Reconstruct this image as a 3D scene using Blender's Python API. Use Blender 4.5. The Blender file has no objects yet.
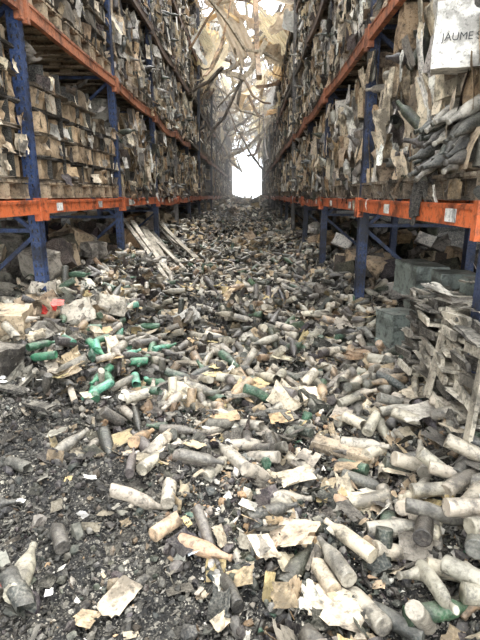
import bpy, bmesh, math, random
import numpy as np
from mathutils import Vector, Matrix, Euler
random.seed(7); rng=np.random.default_rng(11)
scn=bpy.context.scene
EYE=1.55
# ---------------------------------------------------------------- noise
_tab=rng.random((256,256))
def vn(x,y,s=0):
    x=np.asarray(x,float)+s*17.3+500; y=np.asarray(y,float)+s*9.1+500
    xi=np.floor(x).astype(int); yi=np.floor(y).astype(int)
    fx=x-xi; fy=y-yi; fx=fx*fx*(3-2*fx); fy=fy*fy*(3-2*fy)
    a=_tab[xi%256,yi%256]; b=_tab[(xi+1)%256,yi%256]; c=_tab[xi%256,(yi+1)%256]; d=_tab[(xi+1)%256,(yi+1)%256]
    return (a*(1-fx)+b*fx)*(1-fy)+(c*(1-fx)+d*fx)*fy-0.5
def sm(t):
    t=np.clip(t,0,1); return t*t*(3-2*t)
def H(x,y):
    x=np.asarray(x,float); y=np.asarray(y,float)
    h=0.22+0.24*vn(x*.9,y*.7,1)*sm(y/3)+0.2*vn(x*2.3,y*2.3,2)*(.5+.5*sm((y-1.5)/2))+0.07*vn(x*6,y*6,3)+0.025*vn(x*15,y*15,4)
    h=h+0.40*sm((-x-0.9)/1.1)*sm((y-1.2)/2.2)+0.22*sm((x-.6)/.7)+0.5*sm((y-14)/28)
    h=h+0.1*sm((y-5)/4)*vn(x*1.3,y*.5,8)*2
    return h
# ---------------------------------------------------------------- templates
class T:
    def __init__(s,V,F):
        s.V=np.array(V,float).reshape(-1,3); s.F=F
        s.cnt=np.array([len(f) for f in F]); s.loops=np.array([i for f in F for i in f])
def from_bm(bm):
    bm.verts.ensure_lookup_table(); bm.verts.index_update()
    t=T([v.co[:] for v in bm.verts],[[v.index for v in f.verts] for f in bm.faces]); bm.free(); return t
def mergeT(ts):
    V=[];F=[];o=0
    for t in ts:
        V.append(t.V); F+= [[i+o for i in f] for f in t.F]; o+=len(t.V)
    return T(np.vstack(V),F)
def box(cx,cy,cz,sx,sy,sz):
    V=[(cx+sx*a/2,cy+sy*b/2,cz+sz*c/2) for a in(-1,1) for b in(-1,1) for c in(-1,1)]
    return T(V,[[0,1,3,2],[4,6,7,5],[0,4,5,1],[2,3,7,6],[0,2,6,4],[1,5,7,3]])
def crumple_box(cuts,j,opened=False):
    bm=bmesh.new(); bmesh.ops.create_cube(bm,size=1)
    bmesh.ops.subdivide_edges(bm,edges=bm.edges[:],cuts=cuts,use_grid_fill=True)
    for v in bm.verts:
        v.co+=Vector((random.uniform(-j,j),random.uniform(-j,j),random.uniform(-j,j)))
    if opened:
        fs=[f for f in bm.faces if f.calc_center_median().z>.42]
        bmesh.ops.delete(bm,geom=fs,context='FACES')
        for v in bm.verts:
            if v.co.z>.4: v.co.x*=random.uniform(.9,1.3); v.co.y*=random.uniform(.9,1.3); v.co.z+=random.uniform(-.15,.15)
    return from_bm(bm)
def chunk(n=1,j=.3):
    bm=bmesh.new(); bmesh.ops.create_icosphere(bm,subdivisions=n,radius=.5)
    for v in bm.verts: v.co*=1+random.uniform(-j,j)
    return from_bm(bm)
def shard():
    n=random.choice([3,4,5]); V=[];th=.06
    for z in(-th,th):
        for i in range(n):
            a=2*math.pi*i/n; r=.5; V.append((r*math.cos(a),r*math.sin(a)*.7,z))
    V=np.array(V)
    js=np.random.RandomState(random.randint(0,9999)).uniform(-.17,.17,(n,2)); V[:n,:2]+=js; V[n:,:2]+=js
    return T(V,[list(range(n))[::-1],list(range(n,2*n))]+[[i,(i+1)%n,n+(i+1)%n,n+i] for i in range(n)])
def sheet(n=6,curl=.3,j=.05,fold=True,rag=.22,skip=.08):
    V=[];F=[]; a=random.uniform(0,6.28);k=random.uniform(1.5,4);ph=random.uniform(0,6)
    fx=random.uniform(-.3,.3); rs=[random.choice([.02,rag]) for _ in range(4)]
    for i in range(n+1):
        for jn in range(n+1):
            x=i/n-.5;y=jn/n-.5
            if i==0: x+=random.uniform(0,rs[0])
            if i==n: x-=random.uniform(0,rs[1])
            if jn==0: y+=random.uniform(0,rs[2])
            if jn==n: y-=random.uniform(0,rs[3])
            z=curl*.25*math.sin(k*(x*math.cos(a)+y*math.sin(a))*2+ph)+random.uniform(-j,j)
            if fold and x>fx: z+=(x-fx)*curl*1.6
            V.append((x+random.uniform(-.02,.02),y+random.uniform(-.02,.02),z))
    for i in range(n):
        for jn in range(n):
            if (i in(0,n-1) or jn in(0,n-1)) and random.random()<skip: continue
            q=i*(n+1)+jn; F.append([q,q+n+1,q+n+2,q+1])
    return T(V,F)
def corr_strip(nx_=8,nr=18):
    """bent corrugated roof panel, ribs along x"""
    V=[];F=[]; b1=random.uniform(-.9,.9);b2=random.uniform(-.3,.3);tw=random.uniform(-1.2,1.2)
    for i in range(nx_+1):
        for k in range(nr+1):
            x=i/nx_-.5;y=(k/nr-.5)
            z=(.022 if (k//2)%2 else -.022)+b1*x*x*1.5+b2*math.sin(x*7)*.3+tw*x*y*.5
            V.append((x+random.uniform(-.08,.08)*(i in(0,nx_)),y,z))
    for i in range(nx_):
        for k in range(nr):
            if i in(0,nx_-1) and random.random()<.2: continue
            q=i*(nr+1)+k;F.append([q,q+nr+1,q+nr+2,q+1])
    return T(V,F)
def lathe(prof,seg=10,cap=True,jag=0):
    V=[];F=[]
    for (r,z) in prof:
        for i in range(seg):
            a=2*math.pi*i/seg
            V.append((r*math.cos(a),r*math.sin(a),z))
    m=len(prof)
    for k in range(m-1):
        for i in range(seg):
            i2=(i+1)%seg; F.append([k*seg+i,k*seg+i2,(k+1)*seg+i2,(k+1)*seg+i])
    F.append(list(range(seg))[::-1])
    if cap: F.append([(m-1)*seg+i for i in range(seg)])
    if jag:
        for i in range(seg):
            V[(m-1)*seg+i]=(V[(m-1)*seg+i][0],V[(m-1)*seg+i][1],V[(m-1)*seg+i][2]+random.uniform(-jag,jag))
    return T(V,F)
P=[(.030,-.148),(.0365,-.15),(.038,-.142),(.038,-.05),(.038,.035),(.034,.058),(.024,.078),(.0155,.098),(.0145,.135),(.0165,.137),(.0165,.150),(.013,.151)]
def bottle(kind=0,seg=10):
    if kind==0: return lathe(P,seg)
    if kind==1: return lathe([(.030,-.148),(.037,-.15),(.0375,-.142),(.0375,-.05),(.0375,.0),(.036,.02)],seg,False,.025)
    if kind==2:
        return lathe([(.034,-.146),(.041,-.148),(.0415,-.14),(.0415,0),(.037,.03),(.028,.06),(.019,.09),(.015,.12),(.015,.14),(.017,.141),(.017,.15),(.013,.151)],seg)
    if kind==3:
        t=lathe(P,seg); z=t.V[:,2]; t.V[:,0]+=.03*np.sin(z*12); t.V[:,1]*=.72; return t
    if kind==4: return lathe([(.039,-.02),(.037,.03),(.034,.058),(.024,.078),(.0155,.098),(.0145,.135),(.0165,.137),(.0165,.150),(.013,.151)],seg,True)
def pipe(pts,w=.05,hh=.05):
    V=[];F=[]
    pts=[Vector(p) for p in pts]
    for i,p in enumerate(pts):
        d=(pts[min(i+1,len(pts)-1)]-pts[max(i-1,0)]).normalized()
        up=Vector((0,0,1)) if abs(d.z)<.9 else Vector((1,0,0))
        s=d.cross(up).normalized(); u=s.cross(d)
        for a,b in((-1,-1),(1,-1),(1,1),(-1,1)): V.append((p+s*w/2*a+u*hh/2*b)[:])
    for i in range(len(pts)-1):
        for k in range(4):
            k2=(k+1)%4; F.append([i*4+k,i*4+k2,(i+1)*4+k2,(i+1)*4+k])
    F.append([3,2,1,0]); m=4*(len(pts)-1); F.append([m,m+1,m+2,m+3])
    return T(V,F)
# ---------------------------------------------------------------- accumulators
def rotm(r):
    r=np.atleast_2d(r); cx,cy,cz=np.cos(r).T; sx,sy,sz=np.sin(r).T
    R=np.empty((len(r),3,3))
    R[:,0,0]=cz*cy;R[:,0,1]=cz*sy*sx-sz*cx;R[:,0,2]=cz*sy*cx+sz*sx
    R[:,1,0]=sz*cy;R[:,1,1]=sz*sy*sx+cz*cx;R[:,1,2]=sz*sy*cx-cz*sx
    R[:,2,0]=-sy;R[:,2,1]=cy*sx;R[:,2,2]=cy*cx
    return R
class Acc:
    def __init__(s): s.V=[];s.L=[];s.C=[];s.K=[];s.o=0
    def many(s,t,loc,rot,sc,col):
        loc=np.atleast_2d(loc);N=len(loc)
        if N==0: return
        rot=np.broadcast_to(np.atleast_2d(rot),(N,3)); sc=np.asarray(sc,float)
        if sc.ndim==0: sc=np.full((N,3),float(sc))
        elif sc.ndim==1 and sc.shape[0]==N and N!=3: sc=np.repeat(sc[:,None],3,1)
        sc=np.broadcast_to(np.atleast_2d(sc),(N,3)); col=np.broadcast_to(np.atleast_2d(col),(N,3))
        n=len(t.V)
        v=np.einsum('nij,nkj->nki',rotm(rot),t.V[None]*sc[:,None,:])+loc[:,None,:]
        s.V.append(v.reshape(-1,3))
        s.L.append((t.loops[None]+(np.arange(N)*n)[:,None]+s.o).ravel())
        s.K.append(np.tile(t.cnt,N)); s.C.append(np.repeat(col,n,0)); s.o+=N*n
    def one(s,t,loc=(0,0,0),rot=(0,0,0),sc=(1,1,1),col=(.5,.5,.5)):
        s.many(t,np.array([loc],float),np.array([rot],float),np.array([sc],float),np.array([col],float))
    def build(s,name,mat,smooth=False,parent=None,loc=None):
        V=np.vstack(s.V);L=np.concatenate(s.L);K=np.concatenate(s.K);C=np.vstack(s.C)
        me=bpy.data.meshes.new(name); me.vertices.add(len(V)); me.vertices.foreach_set('co',V.astype(np.float32).ravel())
        me.loops.add(len(L)); me.loops.foreach_set('vertex_index',L.astype(np.int32))
        me.polygons.add(len(K)); st=np.concatenate([[0],np.cumsum(K)[:-1]])
        me.polygons.foreach_set('loop_start',st.astype(np.int32))
        try: me.polygons.foreach_set('loop_total',K.astype(np.int32))
        except Exception: pass
        me.update(calc_edges=True)
        a=me.attributes.new('tint','FLOAT_COLOR','POINT')
        a.data.foreach_set('color',np.hstack([C,np.ones((len(C),1))]).astype(np.float32).ravel())
        me.polygons.foreach_set('use_smooth',np.full(len(K),smooth))
        me.materials.append(mat); me.validate()
        ob=bpy.data.objects.new(name,me); scn.collection.objects.link(ob)
        if parent: ob.parent=parent
        return ob
def empty(name):
    e=bpy.data.objects.new(name,None); scn.collection.objects.link(e); return e
# ---------------------------------------------------------------- materials
def mat(name,rough=.9,soot=.6,sootscale=3.,ash=.4,bump=.4,bscale=60,metal=0,dust=.3,trans=0,spec=.3,grain=120,patch=0):
    m=bpy.data.materials.new(name); m.use_nodes=True; nt=m.node_tree; N=nt.nodes; L=nt.links
    b=N['Principled BSDF']; geo=N.new('ShaderNodeNewGeometry')
    at=N.new('ShaderNodeAttribute'); at.attribute_name='tint'
    def noise(sc,det=5,r=.6):
        n=N.new('ShaderNodeTexNoise'); n.inputs['Scale'].default_value=sc; n.inputs['Detail'].default_value=det; n.inputs['Roughness'].default_value=r
        L.new(geo.outputs['Position'],n.inputs['Vector']); return n.outputs['Fac']
    def ramp(f,a,c,va=0,vb=1):
        r=N.new('ShaderNodeMapRange'); r.interpolation_type='SMOOTHSTEP'; r.inputs[1].default_value=a;r.inputs[2].default_value=c;r.inputs[3].default_value=va;r.inputs[4].default_value=vb
        L.new(f,r.inputs[0]); return r.outputs[0]
    def mix(f,a,c,mode='MIX'):
        x=N.new('ShaderNodeMix'); x.data_type='RGBA'; x.blend_type=mode
        if isinstance(f,float): x.inputs[0].default_value=f
        else: L.new(f,x.inputs[0])
        for k,s in((6,a),(7,c)):
            if isinstance(s,tuple): x.inputs[k].default_value=(*s,1)
            else: L.new(s,x.inputs[k])
        return x.outputs[2]
    col=at.outputs['Color']
    col=mix(ramp(noise(grain,3),.35,.7,0,ash),col,(.58,.53,.43))
    sep=N.new('ShaderNodeSeparateXYZ'); L.new(geo.outputs['Normal'],sep.inputs[0])
    mu=N.new('ShaderNodeMath'); mu.operation='MULTIPLY'; L.new(ramp(sep.outputs[2],.3,.95,0,dust),mu.inputs[0]); L.new(ramp(noise(9,4),.35,.6),mu.inputs[1])
    col=mix(mu.outputs[0],col,(.52,.48,.40))
    col=mix(ramp(noise(sootscale,6,.7),.45,.62,0,soot),col,(.014,.013,.012))
    col=mix(ramp(noise(grain*.35,4,.7),.5,.68,0,soot*.9),col,(.014,.013,.012))
    if patch: col=mix(ramp(noise(1.3,4,.6),.47,.60,0,patch),col,(.012,.0115,.011))
    L.new(col,b.inputs['Base Color'])
    b.inputs['Roughness'].default_value=rough; b.inputs['Metallic'].default_value=metal; b.inputs['Specular IOR Level'].default_value=spec
    bp=N.new('ShaderNodeBump'); bp.inputs['Strength'].default_value=bump; bp.inputs['Distance'].default_value=.01
    L.new(noise(bscale,5,.7),bp.inputs['Height']); L.new(bp.outputs[0],b.inputs['Normal'])
    if trans:
        tr=N.new('ShaderNodeBsdfTranslucent'); L.new(col,tr.inputs[0]); ms=N.new('ShaderNodeMixShader'); ms.inputs[0].default_value=trans
        L.new(b.outputs[0],ms.inputs[1]);L.new(tr.outputs[0],ms.inputs[2]);L.new(ms.outputs[0],N['Material Output'].inputs[0])
    return m
M_card=mat('scorched_cardboard',.92,.75,4.,.2,.5,70,dust=.3)
M_clean=mat('smoked_cardboard',.9,.6,5.,.1,.4,50,dust=.3)
M_bot=mat('ashy_bottle_glass',.34,.65,9.,.25,.6,90,dust=.25,spec=.6,grain=100,patch=.25)
M_scrap=mat('debris_scraps',.9,.62,7.,.22,.5,90,dust=.12,patch=.3)
M_frag=mat('fine_fragments',.65,.5,10.,.2,.3,150,dust=.1,spec=.5,patch=.5)
M_paint=mat('sooty_paint',.55,.72,4.,.10,.25,40,dust=.25,spec=.4,grain=70)
M_wood=mat('charred_wood',.9,.75,4.,.3,.7,50,dust=.35)
M_roof=mat('torn_roof_sheet',.7,.25,1.2,.3,.3,20,dust=.0,trans=.55,grain=30)
M_wall=mat('sooty_wall_sheet',.9,.6,.5,.2,.3,20,dust=0,grain=12)
M_conc=mat('sooty_concrete',.9,.7,1.5,.3,.3,20)
def ground_mat():
    m=bpy.data.materials.new('ash_and_grit'); m.use_nodes=True; nt=m.node_tree;N=nt.nodes;L=nt.links
    b=N['Principled BSDF'];geo=N.new('ShaderNodeNewGeometry')
    def vor(s):
        v=N.new('ShaderNodeTexVoronoi'); v.inputs['Scale'].default_value=s; L.new(geo.outputs['Position'],v.inputs['Vector']); return v
    def rampc(src,stops):
        r=N.new('ShaderNodeValToRGB'); r.color_ramp.interpolation='LINEAR'
        e=r.color_ramp.elements
        while len(e)<len(stops): e.new(.5)
        for k,(p,c) in enumerate(stops): e[k].position=p; e[k].color=(*c,1)
        L.new(src,r.inputs[0]); return r.outputs[0]
    def mx(f,a,c,mode='MIX'):
        x=N.new('ShaderNodeMix'); x.data_type='RGBA'; x.blend_type=mode
        if isinstance(f,float): x.inputs[0].default_value=f
        else: L.new(f,x.inputs[0])
        L.new(a,x.inputs[6]);L.new(c,x.inputs[7]);return x.outputs[2]
    st=[(0,(.006,.006,.006)),(.45,(.011,.011,.0105)),(.72,(.035,.033,.03)),(.9,(.17,.16,.14)),(1,(.75,.71,.62))]
    a=vor(60);c=vor(220)
    s1=N.new('ShaderNodeSeparateColor');L.new(a.outputs['Color'],s1.inputs[0])
    s2=N.new('ShaderNodeSeparateColor');L.new(c.outputs['Color'],s2.inputs[0])
    col=mx(.5,rampc(s1.outputs[0],st),rampc(s2.outputs[0],st))
    n=N.new('ShaderNodeTexNoise');n.inputs['Scale'].default_value=4;n.inputs['Detail'].default_value=8;n.inputs['Roughness'].default_value=.7;L.new(geo.outputs['Position'],n.inputs['Vector'])
    col=mx(1.0,col,rampc(n.outputs['Fac'],[(.38,(.25,.25,.25)),(.62,(1.6,1.56,1.46))]),'MULTIPLY')
    L.new(col,b.inputs['Base Color']); b.inputs['Roughness'].default_value=.75
    bp=N.new('ShaderNodeBump');bp.inputs['Strength'].default_value=1;bp.inputs['Distance'].default_value=.018
    ad=N.new('ShaderNodeMath');ad.operation='ADD';L.new(a.outputs['Distance'],ad.inputs[0]);L.new(s2.outputs[1],ad.inputs[1])
    L.new(ad.outputs[0],bp.inputs['Height']);L.new(bp.outputs[0],b.inputs['Normal'])
    return m
M_ground=ground_mat()
def pal(cols,w,N,jit=.18):
    cols=np.array(cols);idx=rng.choice(len(cols),N,p=np.array(w)/sum(w)); c=cols[idx]
    return np.clip(c*(1+rng.uniform(-jit,jit,(N,1)))+rng.uniform(-.01,.01,(N,3)),.005,1)
CARD=[(.50,.38,.25),(.72,.61,.45),(.32,.29,.25),(.04,.035,.03),(.85,.81,.72),(.40,.27,.15)]
# ---------------------------------------------------------------- floor + walls
ac=Acc(); ac.one(box(-.3,25,-.05,16,62,.1),col=(.2,.19,.18)); ac.build('floor',M_conc)
def corr_wall(x0,y0,x1,y1,z0,z1,name,col,holes=None):
    V=[];F=[];Lh=math.hypot(x1-x0,y1-y0);n=int(Lh/.12);nz=12
    dx,dy=(x1-x0)/Lh,(y1-y0)/Lh
    for i in range(n+1):
        s=Lh*i/n; o=.03*(1 if i%2 else -1)
        for k in range(nz+1): V.append((x0+dx*s-dy*o,y0+dy*s+dx*o,z0+(z1-z0)*k/nz))
    for i in range(n):
        for k in range(nz):
            q=i*(nz+1)+k; c=((V[q][0]+V[q+nz+1][0])/2,(V[q][2]+V[q+1][2])/2)
            if holes and holes(*c): continue
            F.append([q,q+nz+1,q+nz+2,q+1])
    a=Acc();a.one(T(V,F),col=col);return a.build(name,M_wall)
corr_wall(-7.5,-2,-7.5,55,0,9,'wall_left',(.3,.29,.27))
corr_wall(7,-2,7,55,0,9,'wall_right',(.3,.29,.27))
corr_wall(-7.5,55,7,55,0,9,'wall_back',(.62,.58,.5),holes=lambda x,z:(abs(x+.3)<3.4+.8*math.sin(z*3)) and z>.7+.5*math.sin(x*4+1)**2)
ys=np.concatenate([np.arange(-.6,4,.02),np.arange(4,8,.04),np.arange(8,16,.08),np.arange(16,54.9,.2)]); xs=np.concatenate([np.arange(-7,-2.4,.2),np.arange(-2.4,2.2,.025),np.arange(2.2,6.9,.2)])
X,Y=np.meshgrid(xs,ys); Z=H(X,Y)+rng.normal(0,.005,X.shape)+.02*vn(X*30,Y*30,7)
V=np.stack([X,Y,Z],-1).reshape(-1,3); nx=len(xs);ny=len(ys)
I,J=np.meshgrid(np.arange(ny-1),np.arange(nx-1),indexing='ij'); q=(I*nx+J).ravel()
t=T.__new__(T); t.V=V; t.loops=np.stack([q,q+1,q+nx+1,q+nx],1).ravel(); t.cnt=np.full(len(q),4)
ac=Acc();ac.one(t);ac.build('ash_rubble_bed',M_ground,True)
# ---------------------------------------------------------------- RACKS
BAY=2.7; DEP=1.1
LV=[1.45,2.98,4.45,5.9,7.3]
BLUE=(.018,.048,.145); ORG=(.66,.14,.035)
def rack(name,xf,sgn,y0,nb,top,nlev,tilt=0):
    root=empty(name); po=Acc();be=Acc();br=Acc();ho=Acc();lab=Acc()
    for k in range(nb+1):
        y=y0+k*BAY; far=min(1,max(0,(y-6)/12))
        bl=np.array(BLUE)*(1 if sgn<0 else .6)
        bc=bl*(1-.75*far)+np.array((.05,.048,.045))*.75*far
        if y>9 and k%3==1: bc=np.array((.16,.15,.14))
        tz=top+random.uniform(-.5,.3); lean=random.uniform(-.02,.02)*(1 if y>7 else .2)
        for d in(0,DEP):
            x=xf+sgn*(.05+d)
            for part in (box(0,-.045,.5,.09,.008,1),box(-sgn*.042,0,.5,.008,.09,1),box(sgn*.042,0,.5,.008,.09,1)):
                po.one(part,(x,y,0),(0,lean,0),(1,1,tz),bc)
            if d==0 and y<12:
                for z in np.arange(.5,min(tz,4.5),.075):
                    ho.one(box(0,0,0,.012,.003,.03),(x-.022,y-.0505,z),(0,.25,0),col=(.004,.004,.004)); ho.one(box(0,0,0,.012,.003,.03),(x+.022,y-.0505,z),(0,-.25,0),col=(.004,.004,.004))
                    ho.one(box(0,0,0,.003,.012,.03),(x-sgn*.0475,y+.01,z),col=(.004,.004,.004))
            po.one(box(0,0,0,.16,.14,.012),(x,y,.01),col=bc)
        z=.35;f=0
        while z<tz-1:
            xa=xf+sgn*.09;xb=xf+sgn*(DEP+.02)
            br.one(pipe([(xa,y,z),(xb,y,z)],.03,.035),col=bc)
            br.one(pipe([(xa,y+.01,z),(xb,y+.01,z+.85)] if f else [(xb,y+.01,z),(xa,y+.01,z+.85)],.03,.035),col=bc)
            z+=.9;f=1-f
    for k in range(nb):
        for li in range(nlev):
            y=y0+k*BAY; z=LV[li]
            if k>3 and random.random()<.12: continue
            for d in(0,DEP+.02):
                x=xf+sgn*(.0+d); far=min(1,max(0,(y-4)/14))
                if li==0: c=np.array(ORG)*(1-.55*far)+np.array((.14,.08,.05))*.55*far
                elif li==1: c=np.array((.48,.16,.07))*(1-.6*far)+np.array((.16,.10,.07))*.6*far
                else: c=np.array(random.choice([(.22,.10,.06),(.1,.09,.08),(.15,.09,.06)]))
                sag=random.uniform(0,.05) if li else .0
                if y>7: sag+=random.uniform(0,.09)
                pts=[(x,y+.05+(BAY-.1)*s,z-sag*4*s*(1-s)) for s in np.linspace(0,1,7)]
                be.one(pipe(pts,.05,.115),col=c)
                be.one(pipe([(p[0]-sgn*.027*(1 if d==0 else -1),p[1],p[2]+.04) for p in pts],.008,.02),col=c*.8)
                for yy in(y+.055,y+BAY-.055): be.one(box(0,0,0,.06,.05,.19),(x-sgn*.004,yy,z-.02),col=c*.9)
                if d==0 and li==0 and y<10:
                    for yy in (y+.35,y+1.6): lab.one(box(0,0,0,.004,.14,.07),(x-sgn*.03,yy,z-.005),col=(.85,.83,.78))
    po.build('upright_posts',M_paint,parent=root);be.build('load_beams',M_paint,parent=root);br.build('braces',M_paint,parent=root)
    ho.build('post_slots',M_paint,parent=root);lab.build('shelf_labels',M_scrap,parent=root)
    return root
XL,XR=-1.8,1.1
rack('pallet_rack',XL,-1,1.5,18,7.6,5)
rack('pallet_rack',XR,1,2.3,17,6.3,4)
# ---------------------------------------------------------------- pallets + loads
def palletT():
    ts=[]
    for i in range(6): ts.append(box(0,-.36+i*.144,.133,1.15,.1,.02))
    for y in(-.36,0,.36):
        for x in(-.5,0,.5): ts.append(box(x,y,.07,.14,.1,.09))
        ts.append(box(0,y,.012,1.15,.1,.02))
    for x in(-.5,0,.5): ts.append(box(x,0,.118,.1,.82,.012))
    return mergeT(ts)
PT=palletT()
CB=[crumple_box(1,.04) for _ in range(6)]+[crumple_box(2,.07) for _ in range(6)]
CBX=[crumple_box(3,.06) for _ in range(5)]+[crumple_box(2,.09,True) for _ in range(4)]
SH=[sheet(6,random.uniform(.05,.4),.03) for _ in range(12)]
SHL=[sheet(3,random.uniform(.05,.4),.04) for _ in range(8)]
FLP=[sheet(5,random.uniform(.03,.2),.025,rag=.16,skip=.04) for _ in range(12)]
BT=[bottle(0,12),bottle(1,12),bottle(2,12),bottle(3,12),bottle(4,10),bottle(1,12)]
BTL=[bottle(0,6),bottle(1,6),bottle(2,6)]
def burnt_load(A,S,B,xf,sgn,y,zb,li,far,side):
    wlist=[5,5.5,2,1.4,3.6,2.4] if side=='R' else [4,3.2,3,2.4,1.6,3]
    if li>=1: wlist=[3,4,3.2,2.8,3.4,2] if side=='R' else [2.4,3.0,3.5,3.6,2.4,1.7]
    yy=y+.12; rows=2 if not far else 1
    while yy<y+BAY-.2:
        wbox=random.uniform(.14,.26); hmax=random.choice([3,4,4,4,3,2]) if li<3 else random.choice([1,2,3])
        for r in range(rows):
            z=zb+.15; x0=xf+sgn*(.10+r*.5)
            for s in range(hmax):
                hh=random.uniform(.24,.33)
                if random.random()<.1: z+=hh*.5; continue
                T_=random.choice(CB if far else CB+CBX)
                A.one(T_,(x0+sgn*(.16)+random.uniform(-.06,.06),yy+wbox/2,z+hh/2),(random.uniform(-.09,.09),random.uniform(-.1,.1),random.uniform(-.15,.15)),(.36,wbox*.9,hh),pal(CARD,wlist,1)[0])
                z+=hh*.98
        yy+=wbox
    n=22 if far else 75
    loc=np.stack([xf+sgn*rng.uniform(-.02,.12,n),y+rng.uniform(.05,BAY-.05,n),zb+rng.uniform(.08,1.2,n)],1)
    rot=np.stack([rng.normal(0,.12,n),np.pi/2+rng.normal(0,.18,n),rng.normal(0,.28,n)],1)
    k=rng.integers(0,8 if far else 12,n); sc=np.stack([rng.uniform(.16,.38,n),rng.uniform(.07,.2,n),rng.uniform(.12,.3,n)],1)
    c=pal(CARD,wlist,n,.3)
    for i in range(8 if far else 12):
        m=k==i; S.many((SHL if far else FLP)[i],loc[m],rot[m],sc[m],c[m])
    if not far:
        n=20; loc=np.stack([xf-sgn*rng.uniform(.0,.05,n),y+rng.uniform(.05,BAY-.05,n),zb+rng.uniform(-.08,.2,n)],1)
        rot=np.stack([rng.normal(0,.4,n),np.pi/2+rng.normal(0,.3,n),rng.normal(0,.5,n)],1)
        sc=np.stack([rng.uniform(.06,.2,n),rng.uniform(.03,.12,n),rng.uniform(.1,.3,n)],1); c=pal(CARD,[1,1.3,2,4,1,1],n,.3)
        for i in range(n): S.one(SH[i%12],loc[i],rot[i],sc[i],c[i])
    n=4 if far else 34
    loc=np.stack([xf+sgn*rng.uniform(-.02,.28,n),y+rng.uniform(.1,BAY-.1,n),zb+.18+rng.uniform(0,.95,n)],1)
    rot=np.stack([rng.normal(0,.5,n),rng.choice([0,-sgn*1.3,-sgn*1.6],n)+rng.normal(0,.25,n),rng.normal(0,.6,n)],1)
    c=pal([(.03,.035,.03),(.10,.10,.085),(.30,.27,.22),(.45,.42,.36)],[5,3,2,1.5],n)
    k=rng.integers(0,3,n)
    for i in range(3):
        m=k==i; B.many((BTL if far else BT)[i],loc[m],rot[m],1.0,c[m])
def neat_stack(name,xc,y,zb,w,nl,colr,ny=3,h=.195,burnt=.1,tilt=0):
    a=Acc()
    for l in range(nl):
        lo=random.uniform(-.02,.02)
        for j in range(ny):
            for i in range(3):
                if l==nl-1 and random.random()<.4: continue
                if random.random()<burnt*.5: continue
                c=np.array(colr)*random.uniform(.7,1.3)
                if random.random()<.18: c=np.array((.66,.58,.45))*random.uniform(.8,1.1)
                if l==nl-1 or random.random()<burnt: c=c*.3
                a.one(random.choice(CB[:9]),(xc-.36+i*.36+random.uniform(-.03,.03)+lo,y-w/2+w*(j+.5)/ny+random.uniform(-.015,.015),zb+.15+h*(l+.5)),(random.uniform(-.05,.05),random.uniform(-.04,.04),random.uniform(-.08,.08)),(.345,w/ny*.93,h*.84),c)
    root=empty(name); a.build('cartons',M_clean,parent=root)
    b=Acc()
    for l in range(nl):
        b.one(crumple_box(3,.012),(xc,y,zb+.15+h*l+.004),(0,0,random.uniform(-.02,.02)),(1.13,w+.04,.03),(.03,.025,.022) if l%2 else (.16,.12,.08))
        for _ in range(5): b.one(random.choice(FLP),(xc+.56+random.uniform(-.02,.03),y+random.uniform(-.36,.36),zb+.15+h*(l+random.uniform(.1,.6))),(random.gauss(0,.15),math.pi/2+random.gauss(.1,.2),random.gauss(0,.2)),(random.uniform(.06,.16),random.uniform(.06,.2),.15),pal(CARD,[3,3,2,3,1.5,2],1)[0])
    for yy in (-.25,.25): b.one(box(0,0,0,1.13,.014,h*nl),(xc,y+w*yy,zb+.15+h*nl/2),col=(.02,.02,.02))
    for _ in range(18):
        b.one(random.choice(SH),(xc+random.uniform(-.5,.62),y+random.uniform(-.4,.4),zb+.15+h*nl+random.uniform(-.12,.08)),(random.uniform(-.6,.6),random.uniform(-.9,.9),random.uniform(0,6)),(random.uniform(.12,.3),random.uniform(.1,.2),.2),pal(CARD,[2,3,3,4,2,1],1)[0])
    b.build('packing_bands',M_scrap,parent=root)
    p=Acc(); p.one(PT,(xc,y,zb),(0,0,0),(1,w/.82,1),(.40,.30,.19)); p.build('pallet',M_wood,parent=root)
    return root
for side,xf,sgn,y0,nb,nl in(('L',XL,-1,1.5,18,5),('R',XR,1,2.3,17,4)):
    A=Acc();S=Acc();B=Acc();W=Acc()
    for k in range(nb):
        y=y0+k*BAY
        for li in range(nl):
            zb=LV[li]+.07; far=y>13
            if random.random()<.08 and k>3: continue
            neat=(side=='L' and ((li==0 and k<=1) or (li==1 and k==1)))
            if not neat:
                burnt_load(A,S,B,xf,sgn,y,zb,li,far,side)
                for j in range(3): W.one(PT,(xf+sgn*.57,y+.48+j*.87,zb),(0,0,random.uniform(-.03,.03)),(1,1,1),random.choice([(.16,.12,.08),(.06,.05,.045),(.25,.19,.13)]))
        if y>3.0:
            n=26 if y<13 else 12
            loc=np.stack([xf+sgn*rng.uniform(.15,1.0,n),y+rng.uniform(.1,BAY-.1,n),np.zeros(n)],1); loc[:,2]=H(loc[:,0],loc[:,1])+rng.uniform(.0,.38,n)
            cc=pal(CARD,[1.2,.7,3,6,.6,1.5],n)
            for i in range(n): A.one(random.choice(CB+CBX),loc[i],(random.uniform(-.4,.4),random.uniform(-.4,.4),random.uniform(-3,3)),(random.uniform(.2,.36),random.uniform(.2,.3),random.uniform(.16,.3)),cc[i])
    root=empty('scorched_carton_stock'); A.build('cartons',M_card,parent=root); S.build('torn_flaps',M_card,parent=root); B.build('bottles',M_bot,True,parent=root); W.build('pallets',M_wood,parent=root)
    r2=empty('scorched_carton_stock')
    for ch in list(root.children):
        o=bpy.data.objects.new(ch.name.split('.')[0],ch.data); scn.collection.objects.link(o); o.parent=r2
    r2.location=(sgn*1.45,.35,0)
BRN=(.55,.40,.25)
z1=LV[0]+.07
for y,nlr in((1.95,6),(2.8,6),(3.66,6),(4.74,5),(5.6,5),(6.42,4)):
    neat_stack('carton_pallet',XL-.58,y,z1,.72,nlr,BRN)
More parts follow.
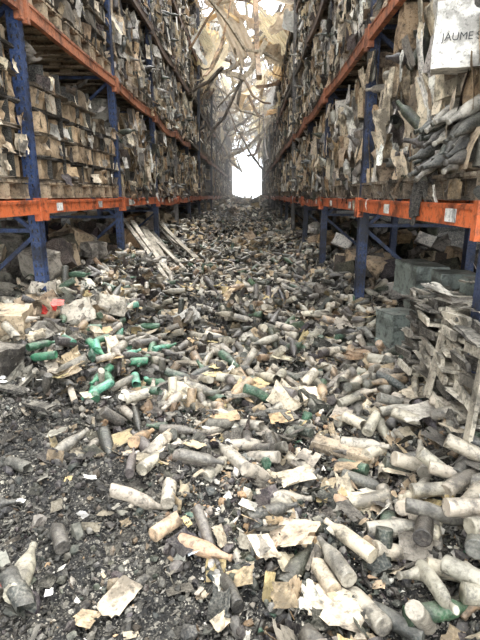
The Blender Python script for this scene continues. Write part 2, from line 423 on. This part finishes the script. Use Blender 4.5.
for y,nlr in((4.74,6),(5.6,5),(6.42,6)):
    neat_stack('carton_pallet',XL-.58,y,LV[1]+.07,.74,nlr,(.45,.38,.29),burnt=.25)
# ---------------------------------------------------------------- DEBRIS : bottles
def scatter(n,ymin,ymax,p=1.0,xmin=XL-.3,xmax=XR+.35):
    u=rng.random(n); y=ymin+(ymax-ymin)*u**p; x=rng.uniform(xmin,xmax,n); return x,y
def ashzone(x,y):
    return sm((.35-x+(vn(x*2,y*2,5)+.6*vn(x*6,y*6,15))*1.2)/.9)*sm((3.0-y+(vn(x*2,y*2,6)+.6*vn(x*7,y*7,16))*1.4)/1.2)
def blackp(x,y): return sm(vn(x*1.2,y*1.0,33)*4-.3)*sm((y-1.5)/1)*.8
B=Acc()
BC=[(.47,.42,.33),(.38,.34,.27),(.60,.53,.41),(.12,.11,.095),(.02,.023,.02),(.03,.10,.05),(.42,.28,.16)]
BW=[4,3.6,2.8,3.6,5,1.4,2.4]
def lay_bottles(n,y0,y1,tm,layer,lo=0.01):
    x,y=scatter(n,y0,y1)
    keep=rng.random(n)>np.maximum(ashzone(x,y)*.93,sm(vn(x*1.1,y*1.1,21)*3)*.5)
    x,y=x[keep],y[keep];n=len(x)
    z=H(x,y)+lo+rng.uniform(0,layer,n)
    tilt=rng.normal(0,.26,n); up=rng.random(n)<.07; tilt[up]+=rng.uniform(.5,1.3,up.sum())
    rot=np.stack([np.zeros(n),np.pi/2+tilt,rng.uniform(0,6.28,n)],1); c=pal(BC,BW,n)*(1-.75*blackp(x,y))[:,None]
    k=rng.integers(0,len(tm),n); sc=rng.uniform(.7,.9,n)
    for i in range(len(tm)):
        m=k==i; B.many(tm[i],np.stack([x,y,z],1)[m],rot[m],np.repeat(sc[m][:,None],3,1),c[m])
lay_bottles(360,.9,4.5,BT,.05,.025); lay_bottles(1300,2.8,9,BT,.11,.03); lay_bottles(2300,8,20,BTL,.15,.04); lay_bottles(1500,20,48,BTL,.2,.05)
n=150; x=rng.uniform(.55,1.5,n);y=rng.uniform(1.1,4.2,n); z=H(x,y)+rng.uniform(.03,.13,n)
c=pal([(.62,.54,.41),(.46,.42,.33),(.2,.19,.16),(.03,.03,.028)],[4.5,4,2,2],n)
for i in range(n): B.one(BT[i%6],(x[i],y[i],z[i]),(0,math.pi/2+random.gauss(0,.25),random.gauss(-.3,.9)),(.82,.82,.84),c[i])
def hb(x,y,yaw,kind=0,col=(.45,.38,.28),dz=.03,tilt=0,s=.78): B.one(BT[kind],(x,y,float(H(x,y))+dz),(0,math.pi/2+tilt,yaw),(s,s,s),col)
hb(-.284,1.62,.9,1,(.66,.47,.30),.045);hb(-.42,2.33,1.5,0,(.54,.45,.33),.08,.3);hb(-.56,2.29,1.35,2,(.70,.45,.25),.08,.2)
hb(.37,1.53,2.2,0,(.56,.48,.35),.06);hb(.44,1.25,2.5,0,(.08,.09,.08),.05);hb(.6,1.23,.2,0,(.03,.12,.05),.06);hb(.33,1.33,2.6,1,(.06,.06,.055),.04)
hb(.72,1.35,-.3,0,(.58,.51,.38),.07);hb(.66,1.62,-.5,1,(.58,.5,.4),.06);hb(.8,1.8,.1,0,(.5,.45,.35),.07);hb(.55,2.0,-.6,0,(.12,.12,.1),.05)
hb(-.07,1.36,1.9,3,(.02,.02,.02),.03);hb(.25,1.45,1.9,1,(.55,.45,.32),.05);hb(.1,1.75,.4,0,(.04,.04,.035),.04);hb(-.15,2.05,1.1,0,(.42,.38,.3),.03);hb(-1.1,1.75,.3,0,(.05,.05,.045),.03);hb(-.75,1.6,2.1,1,(.1,.09,.08),.03);hb(.28,2.15,-.9,0,(.5,.44,.34),.06);hb(.0,2.35,.2,2,(.44,.38,.3),.06)
for i in range(26): hb(random.uniform(-1.5,-.6),random.uniform(2.6,4.8),random.uniform(0,6.28),random.choice([0,2,1]),random.choice([(.03,.26,.13),(.02,.15,.07),(.08,.36,.24)]),.09,random.uniform(-.3,.3),.78)
B.build('wine_bottle_debris',M_bot,True)
# ---------------------------------------------------------------- DEBRIS : cardboard and paper scraps
S=Acc()
SC=[(.52,.39,.24),(.68,.57,.41),(.35,.31,.25),(.82,.77,.65),(.02,.018,.016),(.09,.08,.07),(.62,.47,.22)]
SW=[3.4,2.8,2.2,1.7,4.4,2.8,1.1]
def lay_scraps(n,y0,y1,tm,s0,s1,lift):
    x,y=scatter(n,y0,y1); a=ashzone(x,y)
    sz=s0+(s1-s0)*rng.random(n)**1.5; sz*=(1-.4*a); keep=rng.random(n)>a*.65; x,y,sz,a=x[keep],y[keep],sz[keep],a[keep];n=len(x)
    loc=np.stack([x,y,H(x,y)+rng.uniform(.01,lift,n)*(1-.6*a)],1)
    rot=np.stack([rng.normal(0,.5,n)*(1-.4*a),rng.normal(0,.5,n)*(1-.4*a),rng.uniform(0,6.28,n)],1)
    sc=np.stack([sz,sz*rng.uniform(.4,1,n),sz*rng.uniform(.4,1.2,n)],1); c=pal(SC,SW,n,.3)*(1-np.maximum(.8*a*(rng.random(n)<.85),.7*blackp(x,y)))[:,None];k=rng.integers(0,len(tm),n)
    for i in range(len(tm)):
        m=k==i;S.many(tm[i],loc[m],rot[m],sc[m],c[m])
lay_scraps(2500,.8,5,SH,.03,.15,.06);lay_scraps(3400,4,11,SHL,.06,.22,.11);lay_scraps(3400,10,26,SHL,.12,.36,.16);lay_scraps(2200,24,50,SHL,.25,.6,.35)
def hs(x,y,s,yaw,col,i=0,asp=.7,dz=.05): S.one(SH[i],(x,y,float(H(x,y))+dz),(.1,-.08,yaw),(s,s*asp,s*.5),col)
hs(-.75,2.45,.2,.2,(.64,.51,.28),1);hs(.17,1.6,.2,-.4,(.58,.45,.32),2);hs(.3,1.27,.24,-.7,(.78,.66,.50),7,.7,.07);hs(-.43,1.3,.15,1.1,(.46,.38,.28),4,.6,.04);hs(-.2,1.5,.055,.3,(.8,.84,.9),5)
hs(-1.0,2.25,.1,0,(.66,.62,.5),6);hs(.95,2.4,.33,.3,(.74,.68,.58),7,.5,.14);hs(-.2,2.9,.2,.7,(.58,.40,.23),8);hs(-.15,2.6,.18,.2,(.52,.35,.2),9)
for i in range(26): hs(random.uniform(.1,1.3),random.uniform(1.15,2.9),random.uniform(.09,.2),random.uniform(0,6),random.choice([(.62,.52,.38),(.42,.36,.29),(.75,.70,.60),(.5,.36,.22),(.08,.07,.06)]),i%12,.7,.07)
for i in range(30): hs(random.uniform(-1.3,.3),random.uniform(2.6,6.5),random.uniform(.1,.26),random.uniform(0,6),random.choice([(.66,.54,.26),(.74,.66,.46),(.55,.38,.2)]),i%12,.8,.09)
for i in range(70): hs(random.uniform(-1.6,1.2),random.uniform(1.2,7),random.uniform(.03,.07),random.uniform(0,6),random.choice([(.85,.85,.84),(.8,.82,.88),(.5,.04,.03),(.06,.3,.2),(.1,.2,.4)] if i%4==0 else [(.85,.83,.78)]),i%12,.8,.07)
S.build('cardboard_scrap_debris',M_scrap)
C=Acc()
for _ in range(330):
    y=2.8+random.random()**1.5*36; x=random.uniform(XL-.1,XR+.1)
    if random.random()<.5: x=random.choice([random.uniform(XL-.1,XL+.6),random.uniform(XR-.4,XR+.2)])
    C.one(random.choice(CBX),(x,y,float(H(x,y))+random.uniform(.02,.08)),(random.uniform(-.6,.6),random.uniform(-.6,.6),random.uniform(0,6)),(random.uniform(.1,.26),random.uniform(.08,.2),random.uniform(.05,.13)),pal(CARD,[3,3,4,6,1.5,2],1)[0])
for x,y,s,c in((-1.75,3.35,.3,(.5,.39,.26)),(-1.5,4.0,.26,(.70,.63,.52)),(-1.35,4.5,.26,(.6,.54,.44)),(-1.95,3.1,.35,(.10,.09,.08)),(-1.65,2.9,.28,(.08,.07,.06)),(-1.7,3.75,.25,(.4,.3,.2)),(-1.8,4.05,.2,(.66,.6,.5))):
    C.one(CBX[random.randint(0,8)],(x,y,float(H(x,y))+.10),(random.uniform(-.3,.3),random.uniform(-.3,.3),random.uniform(0,3)),(s,s*.8,s*.7),c)
C.build('crushed_carton_debris',M_card)
a=Acc();a.one(CBX[1],(-1.6,3.7,float(H(-1.6,3.7))+.17),(.2,.1,.4),(.11,.10,.08),(.6,.03,.02));a.one(SH[2],(-1.52,3.66,float(H(-1.6,3.7))+.21),(.5,.3,.4),(.10,.08,.08),(.7,.04,.03));a.build('red_tin_box',M_paint)
# ---------------------------------------------------------------- DEBRIS : fine fragments
F_=Acc(); SHD=[shard() for _ in range(8)]+[chunk(1,.35) for _ in range(3)]
FC=[(.012,.012,.011),(.05,.048,.043),(.18,.17,.145),(.46,.41,.33),(.80,.75,.65),(.46,.29,.15),(.04,.13,.08)]
FW=[7.5,5,3,2.5,1.5,1.5,.3]
def frags(n,y0,y1,s0,s1,lift,p=1,xmax=XR+.35,zs=1):
    x,y=scatter(n,y0,y1,p,xmax=xmax); a=ashzone(x,y)
    loc=np.stack([x,y,H(x,y)+rng.uniform(-.003,1,n)*lift*(1-.7*a)],1)
    rot=np.stack([rng.normal(0,.6,n),rng.normal(0,.6,n),rng.uniform(0,6.28,n)],1); sz=(s0+(s1-s0)*rng.random(n)**2.5)*(1-.3*a)
    dk=np.maximum(.85*a*(rng.random(n)<.84),.8*blackp(x,y))
    sc=np.stack([sz*rng.uniform(.7,1.8,n),sz,sz*rng.uniform(.5,1.3,n)],1);c=pal(FC,FW,n,.3)*(1-dk)[:,None];k=rng.integers(0,len(SHD),n)
    for i in range(len(SHD)):
        m=k==i;F_.many(SHD[i],loc[m],rot[m],sc[m],c[m])
frags(36000,.7,3.2,.006,.05,.03);frags(26000,2.6,7,.015,.085,.06);frags(20000,6,16,.03,.12,.11);frags(9000,15,45,.06,.25,.25)
n=900;x=rng.uniform(-1.9,.5,n);y=rng.uniform(.9,3.2,n);sz=.018+.045*rng.random(n)**2
c=pal([(.015,.015,.014),(.035,.034,.032),(.09,.087,.078),(.28,.26,.22),(.16,.10,.06)],[6,4,2,.7,.8],n);k=rng.integers(8,11,n)
for i in range(8,11):
    m=k==i;F_.many(SHD[i],np.stack([x,y,H(x,y)+sz*.2],1)[m],rng.uniform(0,6,(m.sum(),3)),np.stack([sz*1.5,sz,sz*.7],1)[m],c[m])
F_.build('shattered_fragment_debris',M_frag)
# ---------------------------------------------------------------- planks
Wd=Acc()
def plank(x,y,z,yaw,pitch,l,w=.09,t=.022,col=(.2,.16,.12)):
    Wd.one(crumple_box(2,.03),(x,y,z),(0,pitch,yaw),(l,w,t),col)
def lean(p0,p1,w,col): Wd.one(pipe([Vector(p0).lerp(Vector(p1),s)+Vector((0,0,random.uniform(-.02,.02))) for s in (0,.25,.5,.75,1)],w,.03),col=col)
for i in range(12):
    y=6.9+i*.25; x1=-1.0+random.uniform(-.3,.15)
    lean((-2.1+random.uniform(-.1,.2),y+.9+random.uniform(-.3,.3),float(H(-1.9,y))+random.uniform(.3,.55)),(x1,y-.5,float(H(x1,y))+.04),random.uniform(.04,.1),random.choice([(.44,.37,.29),(.04,.036,.03),(.5,.44,.36),(.10,.085,.07),(.30,.26,.2)]))
plank(.5,2.3,float(H(.5,2.3))+.07,-.55,.0,.34,.09,.05,(.45,.35,.24)); plank(.1,2.9,float(H(.1,2.9))+.07,.3,.05,.5,.07,.02,(.3,.27,.22))
for _ in range(150):
    y=2.5+random.random()**1.3*30;x=random.uniform(XL,XR); plank(x,y,float(H(x,y))+.06,random.uniform(0,3.1),random.gauss(0,.2),random.uniform(.15,.5),random.uniform(.03,.08),.02,random.choice([(.30,.25,.19),(.06,.055,.05),(.42,.36,.27),(.02,.02,.02)]))
Wd.build('charred_plank_debris',M_wood)
# ---------------------------------------------------------------- right side, lower level
def wine_case(name,x,y,z,s,yaw,col):
    root=empty(name);a=Acc(); w,d,h=s
    a.one(crumple_box(2,.012),(0,0,0),(0,0,0),(w,d,h),col)
    for sx in(-1,1):
        a.one(box(0,0,0,.012,d*1.02,h*.12),(sx*w/2,0,h*.42),col=np.array(col)*1.3)
        a.one(box(0,0,0,.012,d*1.02,h*.12),(sx*w/2,0,-h*.42),col=np.array(col)*1.3)
    a.one(box(0,0,0,w*1.03,d*1.03,.014),(0,0,h/2),col=np.array(col)*.8)
    for sy in(-1,1): a.one(box(0,0,0,w,.01,h*.1),(0,sy*(d/2+.004),h*.1),col=np.array(col)*.5)
    o=a.build('case_body',M_paint,parent=root); root.location=(x,y,z);root.rotation_euler=(random.uniform(-.05,.05),random.uniform(-.05,.05),yaw)
GG=(.17,.20,.18)
for x,y,z,yaw in((1.42,4.15,.86,.15),(1.36,3.72,.89,.05),(1.40,3.28,.90,-.1),(1.18,3.72,.52,.3),(1.44,3.9,.56,0),(1.44,3.4,.56,0),(1.44,3.0,.56,.1),(1.44,2.86,.92,.2)):
    wine_case('wine_case',x,y,z,(.24,.24,.27),yaw,GG)
root=empty('collapsed_wooden_crates');a=Acc();b=Acc()
for l in range(7):
    z=.44+l*.078
    for j in range(4):
        y=2.15+j*.28
        c=random.choice([(.50,.44,.34),(.30,.27,.22),(.05,.045,.04),(.6,.54,.43),(.05,.045,.04)])
        a.one(crumple_box(2,.02),(1.24+random.uniform(-.05,.05),y,z),(random.uniform(-.08,.08),.06,random.uniform(-.18,.18)),(.40,.26,.016),c)
        for q_ in(0,1): a.one(crumple_box(1,.02),(1.05+random.uniform(-.05,.05),y+random.uniform(-.05,.05),z+.035),(random.uniform(-.12,.12),random.uniform(-.3,.3),random.uniform(-.2,.2)),(.018,random.uniform(.12,.27),.045),c)
        for q_ in range(3):
            if random.random()<.5: b.one(BT[q_%3],(1.17,y-.09+q_*.09,z+.036),(0,-math.pi/2,random.gauss(0,.15)),(.8,.8,.9),random.choice([(.45,.4,.3),(.06,.06,.05),(.55,.5,.4)]))
for i,yy in enumerate((2.02,2.5)): a.one(crumple_box(2,.02),(1.02,yy,.70),(random.uniform(-.35,.35),.2,.0),(.02,.05,.45),(.36,.32,.25))
for _ in range(14): a.one(random.choice(SH),(random.uniform(1.0,1.5),random.uniform(2.1,3.1),random.uniform(.95,1.03)),(random.uniform(-.5,.5),random.uniform(-.5,.5),random.uniform(0,6)),(.2,.14,.2),random.choice([(.1,.09,.08),(.35,.3,.25),(.6,.56,.48)]))
a.build('slats',M_wood,parent=root);b.build('bottles',M_bot,True,parent=root)
b=Acc()
for l in range(4):
    for j in range(8):
        if random.random()<.12: continue
        b.one(BT[0 if j%3 else 2],(1.09+random.uniform(-.05,.03)+l*.02,2.6+j*.085+(l%2)*.04,1.73+l*.078+random.uniform(-.01,.02)),(0,-math.pi/2-.45+random.gauss(0,.2),random.gauss(.35,.22)),(.9,.9,.95),random.choice([(.015,.018,.015),(.02,.03,.02),(.06,.055,.05),(.40,.37,.31)]))
b.build('stacked_wine_bottles',M_bot,True)
root=empty('printed_wine_carton');a=Acc()
a.one(crumple_box(3,.015),(0,0,0),(0,0,0),(.27,.26,.30),(.80,.77,.70));a.one(FLP[3],(0,-.02,.17),(.5,0,0),(.27,.2,.2),(.72,.68,.6))
a.build('carton_body',M_clean,parent=root)
cu=bpy.data.curves.new('printed_lettering','FONT');cu.body='JAUME S';cu.size=.050;cu.extrude=.0008;cu.align_x='CENTER'
tx=bpy.data.objects.new('printed_lettering',cu);scn.collection.objects.link(tx);tx.parent=root;tx.location=(-.005,-.142,-.03);tx.rotation_euler=(math.pi/2,0,0)
mi=bpy.data.materials.new('dark_ink');mi.use_nodes=True;mi.node_tree.nodes['Principled BSDF'].inputs[0].default_value=(.03,.03,.03,1);cu.materials.append(mi)
root.location=(1.10,2.82,2.34);root.rotation_euler=(.08,.04,-.35)
a=Acc()
for i in range(5):
    y=3.15+random.uniform(-.1,.1); a.one(pipe([(XR-.05+random.uniform(-.02,.02),y+random.uniform(-.03,.03),1.72-s*random.uniform(.28,.42)) for s in (0,.25,.5,.75,1)],random.uniform(.015,.04),.02),col=(.015,.015,.015))
for i in range(6): a.one(SH[i],(XR-.02,3.15+random.uniform(-.12,.12),random.uniform(1.5,1.75)),(random.gauss(0,.3),1.57,random.gauss(0,.4)),(.16,.08,.2),(.02,.02,.02))
a.build('melted_stretch_wrap',M_scrap)
# ---------------------------------------------------------------- ROOF wreckage
root=empty('collapsed_roof')
R=Acc();Bm=Acc()
def truss(y,z,drop=0):
    c=(.46,.38,.29)
    def zz(x): return z-drop*math.exp(-((x+.3)/2.2)**2)
    xs_=np.linspace(-7.4,6.9,15)
    Bm.one(pipe([(x,y,zz(x)+1.0) for x in xs_],.12,.12),col=c);Bm.one(pipe([(x,y,zz(x)) for x in xs_],.12,.12),col=c)
    for i in range(14):
        a_,b_=xs_[i],xs_[i+1]; Bm.one(pipe([(a_,y,zz(a_)),((a_+b_)/2,y,zz((a_+b_)/2)+1.0),(b_,y,zz(b_))],.06,.06),col=c)
for y,d in((14,.2),(18,.8),(23,1.6),(28,2.3),(33,2.8),(38,2.8),(44,1.8),(51,.5)): truss(y,8.6,d)
for x in np.arange(-7,7,1.2):
    Bm.one(pipe([(x+random.uniform(-.2,.2),y,9.7-2.1*math.exp(-((x+.3)/2.2)**2)*math.exp(-((y-32)/12)**2)+random.uniform(-.15,.15)) for y in np.arange(9,55,2.5)],.06,.10),col=(.45,.38,.3))
RC=[(.92,.80,.58),(.95,.93,.88),(.80,.58,.30),(.55,.45,.33),(.18,.15,.12),(.86,.72,.44)]
BS=[sheet(9,random.uniform(.4,1.1),.10,rag=.3,skip=.25) for _ in range(8)]; CS=[corr_strip() for _ in range(8)]
for i in range(230):
    y=random.uniform(15,52);x=random.uniform(-2.6,2.2); z=random.triangular(4.3,9.6,7.6)
    if z<5.2 and abs(x+.35)<1.1: x+=math.copysign(1.1,x+.35)
    s=random.uniform(.45,1.6)
    if i%2: R.one(random.choice(CS),(x,y,z),(random.uniform(-1.2,1.2),random.uniform(-1.4,1.4),random.uniform(0,6)),(s*1.5,s*.5,s),pal(RC,[4,4,4,4,1.5,2],1)[0])
    else: R.one(random.choice(BS),(x,y,z),(random.uniform(-1.4,1.4),random.uniform(-1.4,1.4),random.uniform(0,6)),(s*.8,s*random.uniform(.3,.7),s*.5),pal(RC,[5,4,3,3,1.5,2],1)[0])
for _ in range(90):
    y=random.uniform(9,50);sd=random.choice([-1,1]);x=random.uniform(-3.2,-1.5) if sd<0 else random.uniform(.9,2.6)
    R.one(random.choice(BS+CS),(x,y,random.uniform(5.0,8.2)),(random.uniform(-1,1),sd*random.uniform(.3,1.5),random.uniform(0,6)),(random.uniform(.6,1.6),random.uniform(.4,.9),.7),pal(RC,[3,3,2,3,2,1],1)[0])
for _ in range(130):
    y=random.uniform(13,48);x=random.uniform(-2.2,1.8);z=random.uniform(4.7,9);l=random.uniform(1,3.8)
    p0=Vector((x,y,z));d=Vector((random.uniform(-1,1),random.uniform(-.6,.6),random.uniform(-.9,.3))).normalized()*l
    pts=[p0+d*s+Vector((0,0,-.5*math.sin(s*3.1)*random.uniform(.3,1))) for s in np.linspace(0,1,6)]
    Bm.one(pipe(pts,random.choice([.03,.06,.12]),random.choice([.03,.06,.12])),col=random.choice([(.6,.5,.36),(.25,.21,.17),(.42,.27,.15),(.75,.68,.56)]))
for _ in range(110):
    y=random.uniform(28,54);x=random.uniform(-2,1.6);s=random.uniform(.5,1.2)
    R.one(random.choice(BS),(x,y,float(H(x,y))+random.uniform(0,.2)),(random.uniform(-.4,.4),random.uniform(-.4,.4),random.uniform(0,6)),(s,s*.6,s*.3),pal(RC,[4,4,2,4,2,1],1)[0])
R.build('torn_sheets',M_roof,parent=root);Bm.build('bent_steel',M_paint,parent=root)
a=Acc()
def roofstrip(x0,x1,z0,z1):
    V=[];F=[];n=int(abs(x1-x0)/.15)
    yy=np.arange(-2,55.1,1.5)
    for i in range(n+1):
        for k,y in enumerate(yy): V.append((x0+(x1-x0)*i/n,y,z0+(z1-z0)*i/n+.04*(i%2)+random.uniform(-.03,.03)))
    m=len(yy)
    for i in range(n):
        for k in range(m-1):
            if vn(i*.12,k*.5,9 if x0<0 else 12)>.14: continue
            q=i*m+k;F.append([q,q+m,q+m+1,q+1])
    a.one(T(V,F),col=(.3,.28,.25))
roofstrip(-7.5,-4.2,9.2,9.9);roofstrip(7,4.0,9.2,9.9)
a.build('ceiling',M_wall)
# dust / smoke haze hanging in the far half of the hall
hz=Acc();hz.one(box(-.25,35.5,4.7,13.9,38,8.6));ho=hz.build('dust_haze',M_wall)
hm=bpy.data.materials.new('thin_dust');hm.use_nodes=True;nt=hm.node_tree;nt.nodes.clear()
o=nt.nodes.new('ShaderNodeOutputMaterial');vs=nt.nodes.new('ShaderNodeVolumeScatter');vs.inputs['Density'].default_value=.022;vs.inputs['Color'].default_value=(1,.99,.97,1);vs.inputs['Anisotropy'].default_value=.5
nt.links.new(vs.outputs[0],o.inputs['Volume']);ho.data.materials[0]=hm
# ---------------------------------------------------------------- light
w=bpy.data.worlds.new('overcast_sky');scn.world=w;w.use_nodes=True
bg=w.node_tree.nodes['Background'];bg.inputs[0].default_value=(.94,.97,1,1);bg.inputs[1].default_value=5.0
sd=bpy.data.lights.new('sun','SUN');sd.energy=5.0;sd.angle=math.radians(20);sd.color=(1,.98,.95)
so=bpy.data.objects.new('sun',sd);scn.collection.objects.link(so);so.rotation_euler=(math.radians(-22),math.radians(8),0)
cd=bpy.data.cameras.new('camera');cam=bpy.data.objects.new('camera',cd);scn.collection.objects.link(cam)
cd.sensor_fit='VERTICAL';cd.sensor_height=24;cd.lens=24*480/640;cd.clip_start=.05;cd.clip_end=200
cam.location=(0,0,EYE);cam.rotation_euler=(math.radians(90-14.6),0,math.radians(1.2));scn.camera=cam
scn.view_settings.view_transform='Standard';scn.view_settings.look='None';scn.view_settings.exposure=0
